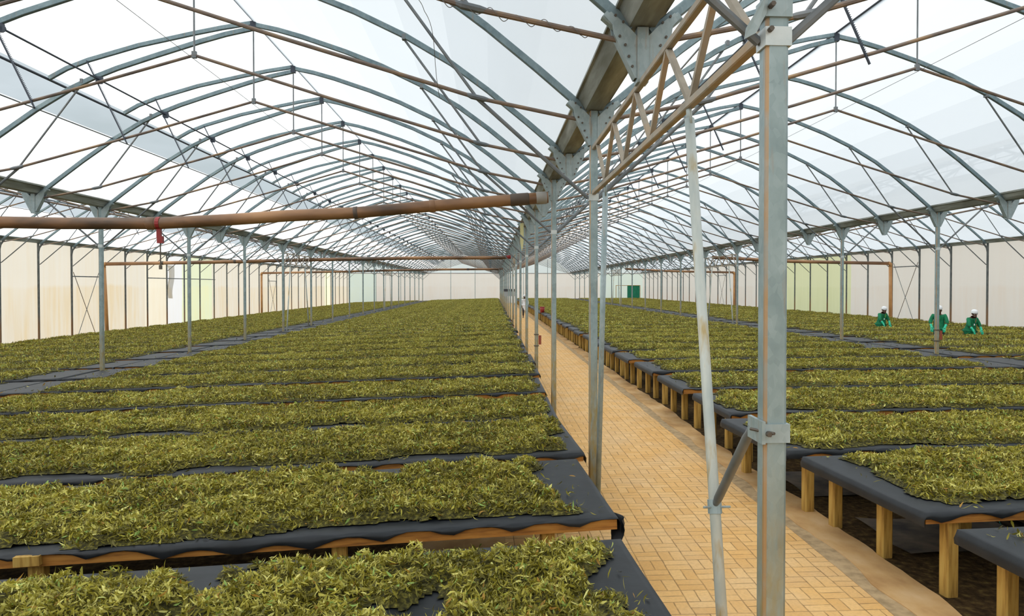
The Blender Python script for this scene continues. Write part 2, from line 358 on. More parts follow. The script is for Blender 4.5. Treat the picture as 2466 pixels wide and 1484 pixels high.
# ------------------------------------------------------------------ roof profile
def prof(span):
    a, b = span; hw = (b - a) / 2; k = hw / 5.0
    right = [(0, 6.68), (.4, 6.60), (.8, 6.49), (1.5, 6.26), (2.1, 6.03), (2.78, 5.71), (3.4, 5.35), (3.9, 4.985), (4.4, 4.58), (4.93, 4.13)]
    left = [(0, 6.62), (.45, 6.51), (.87, 6.38), (1.6, 6.13), (2.2, 5.915), (2.6, 5.745), (2.93, 5.575), (3.5, 5.21), (4.07, 4.79), (4.5, 4.45), (4.93, 4.10)]
    arm = [(0, 6.71), (.5, 6.62), (.95, 6.52), (1.85, 6.30), (2.65, 6.045), (3.0, 5.90), (3.28, 5.735)]
    f = lambda L, s: [(s * d * k, z) for d, z in L]
    return f(right, 1), f(left, -1), f(arm, -1), k
SPANS = [('LO', (XWL, XL), 'span along the left wall'), ('LI', (XL, XC), 'span left of the path'), ('RI', (XC, XR), 'span right of the path'), ('RO', (XR, XWR), 'span along the right wall')]
def P3(L): return [(x, 0, z) for x, z in L]
def arch_parts(span, outer, knees, teeth):
    """list of (part name, mesh builder, material key); local origin: span middle, floor level"""
    r, l, arm, k = prof(span); out = []
    def mk(n, m): b = MB(); out.append((n, b, m)); return b
    mk('rafter', 'arch').bar(P3(l), .076, .058); mk('rafter', 'arch').bar(P3(r), .076, .058)
    mk('vent_arm', 'arch').bar(P3(arm), .070, .055)
    b = mk('ridge_bracket', 'dark'); b.box((-.045, -.036, 6.59), (.045, .036, 6.73))
    b = mk('king_post', 'strut'); b.tube([(0, 0, 6.6), (0, 0, 5.42)], .013, 6, ref=(0, 1, 0)); b.box((-.03, -.02, 5.36), (.03, .02, 5.45))
    for s in (-1, 1):
        T = [(0, 5.40), (1.78, 4.85), (3.8, 4.255), (4.88, 4.04)]
        mk('tie_rod', 'rod').tube([(s * x * k, 0, z) for x, z in T], .021, 8)
        b = mk('web_strut', 'strut'); b.tube([(s * 2.76 * k, .03, 5.68), (s * 3.8 * k, .03, 4.255)], .0165, 6)
        b.box((s * 2.76 * k - .022, -.034, 5.66), (s * 2.76 * k + .022, .048, 5.73)); b.tube([(s * (3.8 * k - .11), .0, 4.29), (s * (3.8 * k - .06), .0, 4.272), (s * (3.8 * k + .06), .0, 4.245), (s * (3.8 * k + .11), .0, 4.237)], [.020, .030, .030, .020], 8, ry=.02)
        if s in knees: mk('knee_brace', 'strut').tube([(s * 3.8 * k, .035, 4.255), (s * 4.6 * k, .035, 3.54), (s * (5 * k - .05), .02, 3.225)], [.021, .021, .019], 8)
    b = mk('rack_bar', 'dark'); p0, p1 = Vector((-2.66 * k, -.045, 6.02)), Vector((-2.03 * k, -.045, 4.66)); b.bar([p0, p1], .016, .030)
    if teeth:
        d = (p1 - p0); nrm = Vector((d.z, 0, -d.x)).normalized(); u = d.normalized()
        for i in range(58):
            q = p0 + d * (.05 + .9 * i / 58); c = q - nrm * .018
            b.add([c - u * .005 - Vector((0, .007, 0)), c + u * .005 - Vector((0, .007, 0)), c - nrm * .012, c - u * .005 + Vector((0, .007, 0)), c + u * .005 + Vector((0, .007, 0)), c - nrm * .012 + Vector((0, .001, 0))], [(0, 1, 2), (3, 5, 4), (0, 3, 4, 1), (1, 4, 5, 2), (2, 5, 3, 0)])
    return out
MATK = ['arch', 'dark', 'strut', 'rod']
for key, span, sname in SPANS:
    mid = (span[0] + span[1]) / 2; cache = {}
    nstart = {'LO': 6, 'LI': 1, 'RI': 1, 'RO': 6}[key]
    for n in range(nstart, NF):
        col = n % 2 == 1
        kn = {'LO': (-1, 1) if col else (-1,), 'RO': (-1, 1) if col else (1,)}.get(key, (-1, 1) if col else ())
        near = n <= 14; ck = (near, kn, n <= 8)
        lab = f'grey roof arch over the {sname}, {ordw(n - nstart + 1)} from the camera'
        loc = (mid, Yn(n), 0); grp = f'roof arches over the {sname}'
        if ck not in cache:
            parts = arch_parts(span, key in ('LO', 'RO'), kn, n <= 8)
            if near: cache[ck] = [(nm, b.mesh(nm, M[mk])) for nm, b, mk in parts]
            else:
                J = MB()
                for nm, b, mk in parts: J.add(b.v, b.f, MATK.index(mk))
                cache[ck] = J.mesh('roof_arch', [M[q] for q in MATK])
        if near:
            t = thing('roof_arch', lab, 'roof arch', loc, grp)
            for nm, me in cache[ck]: link(nm, me, t)
        else: tag(link('roof_arch', cache[ck], None, loc), lab, 'roof arch', grp)

# roof film, ridge, vent pipes, shafts
for i, (key, span, sname) in enumerate(SPANS):
    mid = (span[0] + span[1]) / 2; r, l, arm, k = prof(span); mb = MB()
    def strip(pts):
        Y = [YBACK] + [Yn(n) for n in range(-3, NF + 1)]; Y[-1] = YFAR; m_ = len(pts)
        b = [(mid + x, y + 0, z) for y in Y for x, z in pts]
        mb.add(b, [(a * m_ + j, a * m_ + j + 1, (a + 1) * m_ + j + 1, (a + 1) * m_ + j) for a in range(len(Y) - 1) for j in range(m_ - 1)])
    up = .045
    strip([(x, z + up) for x, z in r[:-1]] + [(r[-1][0] - .10, 4.30)])
    strip([(x, z + up) for x, z in arm])
    cut = [(-3.5 * k, 5.215 + up)] + [(x, z + up) for x, z in l if x < -3.6 * k][:-1] + [(l[-1][0] + .10, 4.30)]
    strip(cut)
    o = mb.build('ceiling', M['film']); o['kind'] = 'structure'; o['label'] = f'white translucent roof film over the {sname}'; o['category'] = 'roof film'
    def line(name, x, z, r_, m, lab, cat, y0=YBACK + .2, y1=YFAR - .05):
        return tag(MB().tube([(mid + x, y0, z), (mid + x, y1, z)], r_, 8, ref=(0, 0, 1)).build(name, m), lab, cat)
    line('ridge_pipe', 0, 6.745, .017, M['dark'], f'dark ridge pipe along the top of the {sname}', 'ridge pipe')
    line('vent_edge_pipe', -3.29 * k, 5.715, .022, M['dark'], f'dark pipe at the lower edge of the roof vent, {sname}', 'vent pipe')
    line('vent_sill_pipe', -3.5 * k, 5.235, .012, M['strut'], f'thin sill pipe below the open roof vent, {sname}', 'vent sill')
    sh = line('vent_shaft', -2.48 * k, 5.72, .015, M['dark'], f'dark drive shaft that works the roof vent, {sname}', 'vent shaft')
    pm = MB().box((-.05, -.035, -.05), (.045, .03, .05)).box((-.03, -.05, -.075), (.06, -.02, .02)).tube([(0, .03, 0), (0, .06, 0)], .045, 10, ref=(0, 0, 1)).mesh('pinion_bracket', M['dark'])
    for n in range(1 if key in ('LI', 'RI') else 6, NF): link('pinion_bracket', pm, sh, (mid - 2.48 * k, Yn(n), 5.72))
    line('guide_wire', 0, 5.345, .0035, M['wire'], f'thin wire strung under the king posts, {sname}', 'wire', 1., YFAR - .1)

# gutters
gp = [(-.155, 4.285), (-.19, 4.285), (-.19, 4.262), (-.165, 4.262), (-.092, 4.135), (.092, 4.135), (.165, 4.262), (.19, 4.262), (.19, 4.285), (.155, 4.285), (.083, 4.146), (-.083, 4.146)]
def gutter(x, lab, w=1.):
    o = MB().prism([(a * w, b) for a, b in gp], YBACK + .1, YFAR - .05).build('gutter', M['gutter']); o.location = (x, 0, 0); return tag(o, lab, 'gutter')
gutter(XC, 'long trough gutter over the columns beside the brick path'); gutter(XL, 'long trough gutter over the left inner column row'); gutter(XR, 'long trough gutter over the right inner column row')
gutter(XWL, 'long eave gutter on top of the left wall', .8); gutter(XWR, 'long eave gutter on top of the right wall', .8)

# ------------------------------------------------------------------ columns and brackets
def gusset_mb(bolts):
    b = MB()
    for y in (-.050, .042):
        for s in (-1, 1): b.prism([(s * p, q) for p, q in ((.205, 4.075), (.215, 4.14), (.275, 4.205), (.225, 4.232), (.10, 4.128), (.034, 4.06), (.034, 3.77), (.055, 3.77))], y, y + .008)
    for s in (-1, 1):
        b.bar([(s * .06, 0, 4.045), (s * .27, 0, 4.222)], .060, .078)
        b.add([(s * .205, -.046, 4.075), (s * .205, .046, 4.075), (s * .055, .046, 3.77), (s * .055, -.046, 3.77)], [(0, 1, 2, 3)])
    return b
gus_me = gusset_mb(0).mesh('gusset_plate', M['galv']); bolt_me = MB().tube([(0, 0, 0), (0, -.010, 0)], .010, 6, ref=(0, 0, 1)).mesh('bolt', M['bolt'])
def add_bolts(t, dz):
    g = [c for c in t.children if c.name.startswith('gusset_plate')][0]
    for s in (-1, 1):
        for x, z in ((.14, 4.16), (.195, 4.205), (.165, 4.06), (.125, 4.0), (.10, 3.92), (.075, 3.85)): link('bolt', bolt_me, g, (s * x, -.051, z))
stub_me = MB().box((-.040, -.060, 3.74), (.040, .060, 4.125)).mesh('stub', M['galv'])
def clamp_mb(z, h=.075, w=.050):
    return MB().box((-w, -w, z - h / 2), (w, w, z + h / 2))
clamp_me = clamp_mb(3.23, .07).mesh('clamp', M['clamp'])
pm = {}
def post_mesh(z0):
    if z0 not in pm: pm[z0] = MB().bar([(0, 0, z0), (0, 0, 4.13)], .084, .090, ref=(0, 1, 0)).mesh('post', M['galv_col'])
    return pm[z0]
farcol = {}
def column(row, x, n, lab):
    loc = (x, Yn(n), gz(x)); z0 = 0.0; grp = f'columns of the {row}'; dz = -gz(x)
    if n <= 15:
        t = thing('steel_column', lab, 'column', loc, grp)
        me = MB().bar([(0, 0, 0), (0, 0, 4.13 + dz)], .084, .090).mesh('post', M['galv_col']) if dz not in pm else pm[dz]; pm[dz] = me
        link('post', me, t); link('gusset_plate', gus_me, t, (0, 0, dz)); link('clamp', clamp_me, t, (0, 0, dz))
        if n <= 5 and x == XC: add_bolts(t, dz)
        return t
    if dz not in farcol:
        J = MB().bar([(0, 0, 0), (0, 0, 4.13 + dz)], .084, .090)
        for bb in (gusset_mb(0), clamp_mb(3.23, .07)): J.add([(a, b, c + dz) for a, b, c in bb.v], bb.f)
        farcol[dz] = J.mesh('steel_column', M['galv_col'])
    return tag(link('steel_column', farcol[dz], None, loc), lab, 'column', grp)
def bracket(row, x, n, lab):
    t = thing('gutter_bracket', lab, 'gutter bracket', (x, Yn(n), 0), f'gutter brackets of the {row}')
    if n <= 14:
        link('stub', stub_me, t); link('gusset_plate', gus_me, t)
        if n <= 5 and x == XC: add_bolts(t, 0)
    else: link('gusset_plate', gus_me, t)
    return t
ROWS = [('row beside the path', XC, 1), ('left inner row', XL, 7), ('right inner row', XR, 7)]
cols = {}
for row, x, n0 in ROWS:
    for n in range(n0, NF, 2): cols[(x, n)] = column(row, x, n, f'galvanized steel column in the {row}, {ordw((n - n0) // 2 + 1)} from the camera')
    for n in range(2 if n0 == 1 else 6, NF, 2): bracket(row, x, n, f'hanging gutter bracket without column in the {row}, {ordw((n - (2 if n0 == 1 else 6)) // 2 + 1)} from the camera')
# the nearest column carries extra clamps for its braces
cA = cols[(XC, 1)]
cA['label'] = 'large galvanized steel column right of centre, nearest the camera'
b = MB().box((-.052, -.055, 3.30), (.050, .05, 3.375)).add([(-.05, -.06, 3.31), (-.045, -.068, 3.39), (-.125, -.06, 3.255), (-.13, -.055, 3.215), (-.09, -.06, 3.235), (-.05, -.05, 3.31), (-.045, -.058, 3.39), (-.125, -.05, 3.255), (-.13, -.045, 3.215), (-.09, -.05, 3.235)], [(0, 1, 2, 3, 4), (9, 8, 7, 6, 5), (0, 5, 6, 1), (1, 6, 7, 2), (2, 7, 8, 3), (3, 8, 9, 4), (4, 9, 5, 0)])
b.build('clamp', M['galv'], cA)
b = MB().box((-.050, -.054, 1.715), (.050, .054, 1.785)).box((-.058, -.056, 1.71), (-.044, .10, 1.795)); b.build('clamp', M['galv'], cA)
for z, y in ((1.75, -.075), (3.335, -.09), (3.25, -.075)): MB().tube([(-.035, y, z), (-.035, y + .05, z)], .010, 6, ref=(0, 0, 1)).build('bolt', M['bolt'], cA)
MB().tube([(-.075, .02, 1.755), (-.02, -.08, 1.755)], .006, 6, ref=(0, 0, 1)).build('bolt', M['bolt'], cA)

# lattice girders with prop pipes in the braced bays
def girder(x, n, lab, near=True):
    y0, y1 = Yn(n) + .05, Yn(n + 2) - .05
    t = thing('lattice_girder', lab, 'lattice girder', (x, y0, 0))
    MB().bar([(0, 0, 3.745), (0, y1 - y0, 3.745)], .045, .045, ref=(0, 0, 1)).build('chord', M['truss'], t)
    MB().bar([(0, 0, 3.28), (0, y1 - y0, 3.28)], .045, .045, ref=(0, 0, 1)).build('chord', M['truss'], t)
    up = [Yn(n) + .69 + i for i in range(5) if Yn(n) + .69 + i < y1 + .02]; lo = [Yn(n) + .19] + [u + .48 for u in up if u + .48 < y1]
    for i, u in enumerate(up):
        for l_ in (u - .50, u + .48):
            if y0 - .1 < l_ < y1 + .05:
                MB().sweep([(0, u - y0, 3.735), (0, u - y0 + (l_ - u) * .08, 3.70), (0, l_ - y0 - (l_ - u) * .08, 3.325), (0, l_ - y0, 3.29)],
                           [[(-.006, -.02), (.006, -.02), (.006, .02), (-.006, .02)], [(-.016, -.016), (.016, -.016), (.016, .016), (-.016, .016)], [(-.016, -.016), (.016, -.016), (.016, .016), (-.016, .016)], [(-.006, -.02), (.006, -.02), (.006, .02), (-.006, .02)]], ref=(1, 0, 0)).build('web_bar', M['truss'], t)
    return t
girder(XC, 1, 'dusty lattice girder from the nearest column to the second column beside the path')
for x, nm in ((XC, 'row beside the path'), (XL, 'left inner row'), (XR, 'right inner row')):
    girder(x, 13, f'lattice girder in the {nm}, about thirty-five metres in'); girder(x, 25, f'lattice girder in the {nm}, far down the row')
def prop(x0, y0, x1, y1, lab, zb, strut=None, m='pole'):
    t = thing('prop_pipe', lab, 'prop pipe', (x1, y1, zb))
    d = Vector((x0 - x1, y0 - y1, 3.30 - zb))
    MB().tube([(0, 0, 0), d * .5, d * .97], .027, 12, ref=(1, 0, 0)).tube([d * .96, d], .030, 12, ref=(1, 0, 0), ry=.014).build('pipe', M[m], t, True)
    if strut:
        a, bq = Vector(strut[0]) - Vector((x1, y1, zb)), Vector(strut[1]) - Vector((x1, y1, zb)); e = bq - a
        MB().tube([a, a + e * .12, a + e * .86, a + e * .9, bq], [.012, .021, .021, .018, .016], 10, ref=(1, 0, 0)).build('brace_arm', M['strut'], t, True)
        MB().tube([a - d.normalized() * .035, a + d.normalized() * .03], .034, 12, ref=(1, 0, 0)).tube([a + Vector((-.06, -.02, -.0)), a + Vector((.07, -.02, 0))], .006, 6).build('collar', M['galv'], t)
    return t
prop(1.063, 3.99, 1.063, 3.175, 'rusty leaning prop pipe beside the nearest column', 0, ((1.063, 3.485, 1.25), (1.02, 2.85, 1.755)))
prop(1.085, 7.07, 1.10, 7.66, 'leaning prop pipe against the second column beside the path', 0, m='galv')
for x, nm in ((XL, 'left inner row'), (XR, 'right inner row'), (XC, 'row beside the path')):
    for n, sgn in ((13, 1), (15, -1), (25, 1), (27, -1)):
        prop(x, Yn(n) + sgn * 1.2, x, Yn(n) + sgn * .42, f'leaning prop pipe in the {nm}, {"nearer" if sgn > 0 else "farther"} end of the {"middle" if n < 20 else "far"} lattice girder', gz(x))

# ------------------------------------------------------------------ walls
def wall_panels(name, x, segs, lab, facing):
    """segs: (y0, y1, material); a film wall with slight billow between posts"""
    mats = []; mb = MB()
    for y0, y1, m in segs:
        if m not in mats: mats.append(m)
        ys = np.arange(y0, y1 + .01, .3125); ys[-1] = y1; zs = np.linspace(gz(x) - .02, 4.16, 13); vs = []
        for y in ys:
            for z in zs:
                w = .035 * (vnoise(y, z, .9, 3) - .5) + .014 * (vnoise(y, z * .3, .16, 8) - .5)
                vs.append((x + float(w), float(y), float(z)))
        k = len(zs); mb.add(vs, [(i * k + j, i * k + j + 1, (i + 1) * k + j + 1, (i + 1) * k + j) for i in range(len(ys) - 1) for j in range(k - 1)], mats.index(m))
    return struct(mb.build(name, [M[q] for q in mats], smooth=True), lab)
wall_panels('wall_left', XWL - .14, [(YBACK, Yn(17), 'wall'), (Yn(17), Yn(18.1), 'wall_ivory'), (Yn(18.1), Yn(19), 'wall_white'), (Yn(19), Yn(21), 'wall_green'), (Yn(21), Yn(35), 'wall'), (Yn(35), Yn(36), 'wall_yellow'), (Yn(36), YFAR, 'wall')], 'cream stained film wall on the left', 1)
wall_panels('wall_right', XWR + .14, [(YBACK, Yn(16.9), 'wall_r'), (Yn(16.9), Yn(22), 'wall_yellow'), (Yn(22), YFAR, 'wall_r')], 'pinkish cream film wall on the right with a yellow-green section', -1)
def end_wall(name, y, lab):
    mats = ['wall_mint', 'wall_r', 'wall_r', 'gable']; mb = MB()
    for x0, x1, m in ((XWL - .14, -15.8, 0), (-15.8, XC, 1), (XC, 15., 2), (15., XWR + .14, 0)):
        xs = np.linspace(x0, x1, 24); zs = np.linspace(-.65, 4.1, 9)
        mb.add([(float(a), y + float(.04 * (vnoise(a, c, .9, 4) - .5)), float(c)) for a in xs for c in zs], [(i * 9 + j, i * 9 + j + 1, (i + 1) * 9 + j + 1, (i + 1) * 9 + j) for i in range(23) for j in range(8)], m)
    for key, span, s in SPANS:
        r, l, arm, k = prof(span); mid = (span[0] + span[1]) / 2
        poly = [(mid + x, z + .03) for x, z in l[::-1]] + [(mid + x, z + .03) for x, z in r[1:]]; poly = [(span[0], 4.1)] + poly + [(span[1], 4.1)]
        c = len(poly); mb.add([(a, y, b) for a, b in poly], [(0, i, i + 1) for i in range(1, c - 1)], 3)
    return struct(mb.build(name, [M[q] for q in mats]), lab)
end_wall('wall_far', YFAR, 'cream film end wall with pale clear gables')
end_wall('wall_back', YBACK, 'film end wall behind the camera')
o = MB().box((XWL, YFAR - .10, 4.05), (XWR, YFAR - .05, 4.13)).build('trim_1', M['rod']); struct(o, 'horizontal rail across the far end wall')
ep = MB().box((-.035, -.035, -.6), (.035, .035, 6.0)).mesh('end_wall_post', M['galv'])
xs_ = [(m, f) for key, (a, b_), s in SPANS for m, f in (((a + b_) / 2 - 1.67, s + ', left'), ((a + b_) / 2 + 1.67, s + ', right'))]
for x, s in xs_: tag(link('end_wall_post', ep, None, (x, YFAR - .16, 0)), f'thin post on the far end wall, {s} of its pair', 'post', 'posts on the far end wall')

def wall_post(x, n, lab, s):
    b = MB().bar([(0, 0, 0), (0, 0, 4.14 - gz(x))], .07, .07); b2 = MB(); z = 4.14 - gz(x)
    b2.bar([(0, 0, z - .42), (s * .05, 0, z - .20), (s * .16, 0, z - .05), (s * .22, 0, z + .02)], .06, .05)
    return b, b2
wp = {}
for x, s, nm, n0 in ((XWL, 1, 'left wall', 11), (XWR, -1, 'right wall', 10)):
    b, b2 = wall_post(x, 0, '', s); J = MB().add(b.v, b.f).add(b2.v, b2.f); m1, m2, m3 = b.mesh('post', M['wallpost']), b2.mesh('curved_bracket', M['wallpost']), J.mesh('wall_post', M['wallpost'])
    for n in range(n0, NF):
        lab = f'steel post against the {nm}, {ordw(n - n0 + 1)} from the camera'; loc = (x, Yn(n), gz(x)); g = f'posts along the {nm}'
        if n <= 20:
            t = thing('wall_post', lab, 'wall post', loc, g); link('post', m1, t); link('curved_bracket', m2, t)
        else: tag(link('wall_post', m3, None, loc), lab, 'wall post', g)
    for n in (14, 26):
        t = thing('cross_brace', f'thin crossed wall brace on the {nm}, {"nearer" if n < 20 else "farther"} of two', 'wall brace', (x + s * .05, Yn(n), gz(x)))
        MB().tube([(0, .05, 3.5), (0, 2.2, .1)], .014, 6, ref=(1, 0, 0)).build('rod', M['rod'], t); MB().tube([(s * .03, 2.2, 3.5), (s * .03, .05, .1)], .014, 6, ref=(1, 0, 0)).build('rod', M['strut'], t)
        MB().box((-.02, 0, 3.28), (.02, 2.25, 3.33)).build('girt', M['strut'], t)
# girt and torn film flap at the repaired bays of the left wall
t = tag(MB().box((XWL + .04, Yn(17), 2.74), (XWL + .09, Yn(21), 2.79)).build('wall_girt', M['strut']), 'thin horizontal rail across the repaired bays of the left wall', 'wall rail')
vs = []; fs = []
for i in range(9):
    for j in range(9):
        u, v = i / 8, j / 8; vs.append((XWL + .02 + .06 * math.sin(u * 5 + v * 3), Yn(18.02) + (.9 - .5 * v) * u * 1.2 + .12 * math.sin(v * 7), 3.55 - 1.95 * v - .25 * u * math.sin(v * 3)))
for i in range(8):
    for j in range(8): fs.append((i * 9 + j, i * 9 + j + 1, (i + 1) * 9 + j + 1, (i + 1) * 9 + j))
tag(MB().add(vs, fs).build('torn_film_flap', M['wall']), 'torn flap of tan film hanging on the left wall', 'film flap')
# door in the far wall
t = thing('door_1', 'green fabric door in the far end wall near the right corner', 'door', (19.7, YFAR - .22, 0), kind='structure')
b = MB(); b.add([(-.87 + 1.74 * i / 24, .03 * math.sin(i * 1.7), z) for i in range(25) for z in (.05, 2.4)], [(2 * i, 2 * i + 1, 2 * i + 3, 2 * i + 2) for i in range(24)]); b.build('door_fabric', M['door'], t)
MB().box((-2.5, -.03, 2.40), (.95, .03, 2.47)).box((-2.5, -.03, 0), (-2.43, .03, 2.4)).box((.89, -.03, 0), (.95, .03, 2.4)).build('door_frame', M['wood'], t)

# ------------------------------------------------------------------ drying tables
def net_mb(x0, x1, D, seed, step):
    r = np.random.default_rng(seed); n = max(6, int((x1 - x0) / step)); xs = np.linspace(x0 + .03, x1 - .03, n)
    ph = r.uniform(0, 6, 3); sc = 1 - np.abs(np.sin(PI * xs / .44 + ph[0] + .7 * np.sin(xs * .9 + ph[1]))); big = vnoise(xs, xs * 0 + seed, 1.3, seed)
    drop = np.clip(.012 + .060 * sc + .070 * (big - .45), .010, .088); tilt = .012 * np.cos(2 * PI * xs / .31 + ph[2])
    ys = [-.018, -.026, -.014, .006, .16, .45, .8, D - .5, D - .12, D - .02, D + .014, D + .024]
    vs = []; X = [x0 - .022, x0 - .026, x0 - .008] + list(xs) + [x1 + .008, x1 + .026, x1 + .022]; Z = [-.105, -.05, -.004] + [0] * n + [-.004, -.05, -.105]
    for i, x in enumerate(X):
        k = min(max(i - 3, 0), n - 1); endz = Z[i]
        for j, y in enumerate(ys):
            if j == 0: z = -drop[k]
            elif j == 1: z = -drop[k] * .5
            elif j == 2: z = -.010 + tilt[k] * .5
            elif j == 11: z = -.055 - .02 * sc[k]
            elif j == 10: z = -.006
            else: z = -.012 * float(vnoise(x, y, .35, seed + 4)) if 3 < j < 9 else 0.
            if endz < -.03: z = min(z, endz); 
            elif endz < 0: z = min(z, endz)
            vs.append((x, y, z))
    m = len(ys); fs = [(i * m + j, (i + 1) * m + j, (i + 1) * m + j + 1, i * m + j + 1) for i in range(len(X) - 1) for j in range(m - 1)]
    return MB().add(vs, fs)
def frame_mb(x0, x1, D, seed):
    b = MB(); r = random.Random(seed)
    b.box((x0, .0, -.088), (x1, .045, -.016)).box((x0, D - .045, -.088), (x1, D, -.016)).box((x0, .046, -.088), (x0 + .045, D - .046, -.016)).box((x1 - .045, .046, -.088), (x1, D - .046, -.016))
    x = x0 + .9
    while x < x1 - .3: b.box((x, .046, -.075), (x + .05, D - .046, -.016)); x += 1.0
    return b
def block_mb(x, w=.16): return MB().box((x, -.044, -.070), (x + w, -.001, -.006))
leg_me = MB().bar([(0, 0, -TH + .0), (0, 0, -.089)], .10, .10).mesh('leg', M['wood'])
def leg_spots(x0, x1, D, dense_end):
    xs = []; step = 2.05; n = int((x1 - x0 - .6) / step) + 1
    for i in range(n): xs.append(x0 + .5 + i * step if dense_end < 0 else x1 - .49 - max(0, i - 1) * 1.97 - (1.46 if i else 0))
    xs = [q for q in xs if x0 + .3 < q < x1 - .3]
    sp = [(x, .10) for x in xs]
    e = x0 + .26 if dense_end < 0 else x1 - .20
    return (sp[1:] if dense_end < 0 else sp) + [(e, .10), (e, D * .5), (e, D - .12)][(0 if dense_end < 0 else 2):]
BETA = math.atan(SLOPE)
SKEW = {'left inner': .02, 'left outer': .012, 'right inner': .055, 'right outer': .05}
def skewed(me, k):
    me.transform(Matrix(((1, 0, 0, 0), (k, 1, 0, 0), (0, 0, 1, 0), (0, 0, 0, 1)))); me.update(); return me
def slab(far_variants, x0, x1, D, dense_end):
    out = []
    for s in range(far_variants):
        J = MB(); a = net_mb(x0, x1, D, 50 + s, .3); J.add(a.v, a.f, 0); a = frame_mb(x0, x1, D, s); J.add(a.v, a.f, 1)
        for x, y in leg_spots(x0, x1, D, dense_end): J.bar([(x, y, -TH), (x, y, -.089)], .10, .10, 2)
        out.append(J.mesh('drying_table', [M['net'], M['rail'], M['wood']]))
    return out
D = 1.80
LY = [2.97, 5.22, 7.28, 9.20, 11.56, 13.95, 16.2]
while LY[-1] < YFAR - 4.5: LY.append(LY[-1] + 2.25)
LRZ = [.05, .05, .048, .03, .022, .02]
RYs = [3.03, 5.20, 7.26, 9.46, 11.76, 14.22, 16.55]
while RYs[-1] < YFAR - 5: RYs.append(RYs[-1] + 2.33)
RRZ = [.06, .075, .055]
BLK = {'left inner': (-9.86, 0, 1), 'left outer': (-9.55, 0, 1), 'right inner': (0, 7.78, -1), 'right outer': (0, 9.45, -1)}
WHERE = {'left inner': 'left of the brick path', 'left outer': 'between left column row and left wall', 'right inner': 'right of the brick path', 'right outer': 'between right column row and right wall'}
FAR = {k: [skewed(q, SKEW[k]) for q in slab(3, a, b_, D, e)] for k, (a, b_, e) in BLK.items()}
LEAFMID, LEAFFAR = {}, {}
INS = {'left inner': (.10, .05, .85, .12), 'left outer': (.08, .05, .05, .85), 'right inner': (.10, .05, .28, .70), 'right outer': (.08, .05, .75, .05)}
for k, (a, b_, e) in BLK.items():
    if 'inner' in k: LEAFMID[k] = [leaf_layer('tea_leaves', a, b_, D, 2400, .056, .05, 300 + i * 7 + len(k), INS[k], 0, .10, .8) for i in range(3)]; [skewed(q, SKEW[k]) for q in LEAFMID[k]]
    LEAFFAR[k] = [leaf_layer('tea_leaves', a, b_, D, 700, .075, .06, 400 + i * 7 + len(k), INS[k], 0, .12, .8) for i in range(3)]; [skewed(q, SKEW[k]) for q in LEAFFAR[k]]
jr = random.Random(11)
TABLES = {}
def place_table(blk, i, x, y, rz, first):
    a, b_, e = BLK[blk]; left = 'left' in blk
    zt = TH if not left else TH - SLOPE * (.93 - x); row = ordw(i - first + 1)
    lab = f'black netted timber drying table {WHERE[blk]}, {row} from the camera'
    sk = SKEW[blk] if not ('inner' in blk and i < 3) else 0.
    cx = XL if left else XR; cy_ = y + (rz if not sk else sk) * (cx - x)
    if not any(cy_ - .09 < Yn(n) < cy_ + D + .09 for n in range(1, NF, 2)) and not any(Yn(q) - D - .3 < cy_ < Yn(q + 2) + .3 for q in (13, 25)): x += (-.044 if 'inner' in blk else .044) * (1 if left else -1)
    loc = (x, y, zt); rot = (0, -BETA if left else 0, 0 if sk else rz); near = y < 26 and 'inner' in blk or y < 19
    if near:
        t = thing('drying_table', lab, 'drying table', loc, f'drying tables {WHERE[blk]}', rot)
        skewed(net_mb(a, b_, D, 900 + i * 13 + len(blk), .08).build('netting', M['net'], t, True).data, sk)
        skewed(frame_mb(a, b_, D, i).build('timber_frame', M['rail'], t).data, sk)
        for lx, ly in leg_spots(a, b_, D, e): link('leg', leg_me, t, (lx, ly + sk * lx, 0))
        q = random.Random(i * 5 + len(blk))
        if i != 2 and q.random() < .4 or i == 1 or blk == 'right inner' and i == 2: skewed(block_mb({('left inner', 1): -4.0, ('right inner', 2): 1.28}.get((blk, i), q.uniform(a + 1, b_ - 1))).build('end_block', M['wood'], t).data, sk)
    else:
        t = tag(link('drying_table', FAR[blk][jr.randrange(3)], None, loc), lab, 'drying table', f'drying tables {WHERE[blk]}'); t.rotation_euler = rot
    TABLES[(blk, i)] = t
    sd = 1000 + 31 * i + 7 * len(blk)
    if blk == 'left inner' and i < 4:
        lo = [-4.6, -6.0, -7.6, -9.8][i]; me = leaf_layer('tea_leaves', lo, -.0, D, [7200, 5600, 4200, 3200][i], [.046, .049, .052, .055][i], .035, sd, (.13 if i else .06, .05 if i else .09, -.4 if i < 3 else .85, [.20, .34, .10, .10][i]), [.375, .19, 0, 0][i], .12, [1.5, 1.25, 1.1, 1.][i])
    elif blk == 'right inner' and i < 4:
        hi = [2.5, 4.2, 6.5, 7.8][i]; me = leaf_layer('tea_leaves', 0, hi, D, [5800, 5200, 4000, 3200][i], [.046, .049, .052, .055][i], .035, sd, (.10, .07, [.34, .26, .22, .2][i], -.4 if i < 3 else .7), 0, .13)
    if 'inner' in blk and i == 3: skewed(me, sk)
    if 'inner' in blk and i < 4: pass
    elif 'inner' in blk and y < 27: me = LEAFMID[blk][i % 3]
    else: me = LEAFFAR[blk][jr.randrange(3)]
    o = link('tea_leaves', me, None, loc); o.rotation_euler = rot
    tag(o, f'olive green withering tea leaves spread on the table {WHERE[blk]}, {row} from the camera', 'tea leaves', f'tea leaves on the tables {WHERE[blk]}', 'stuff')
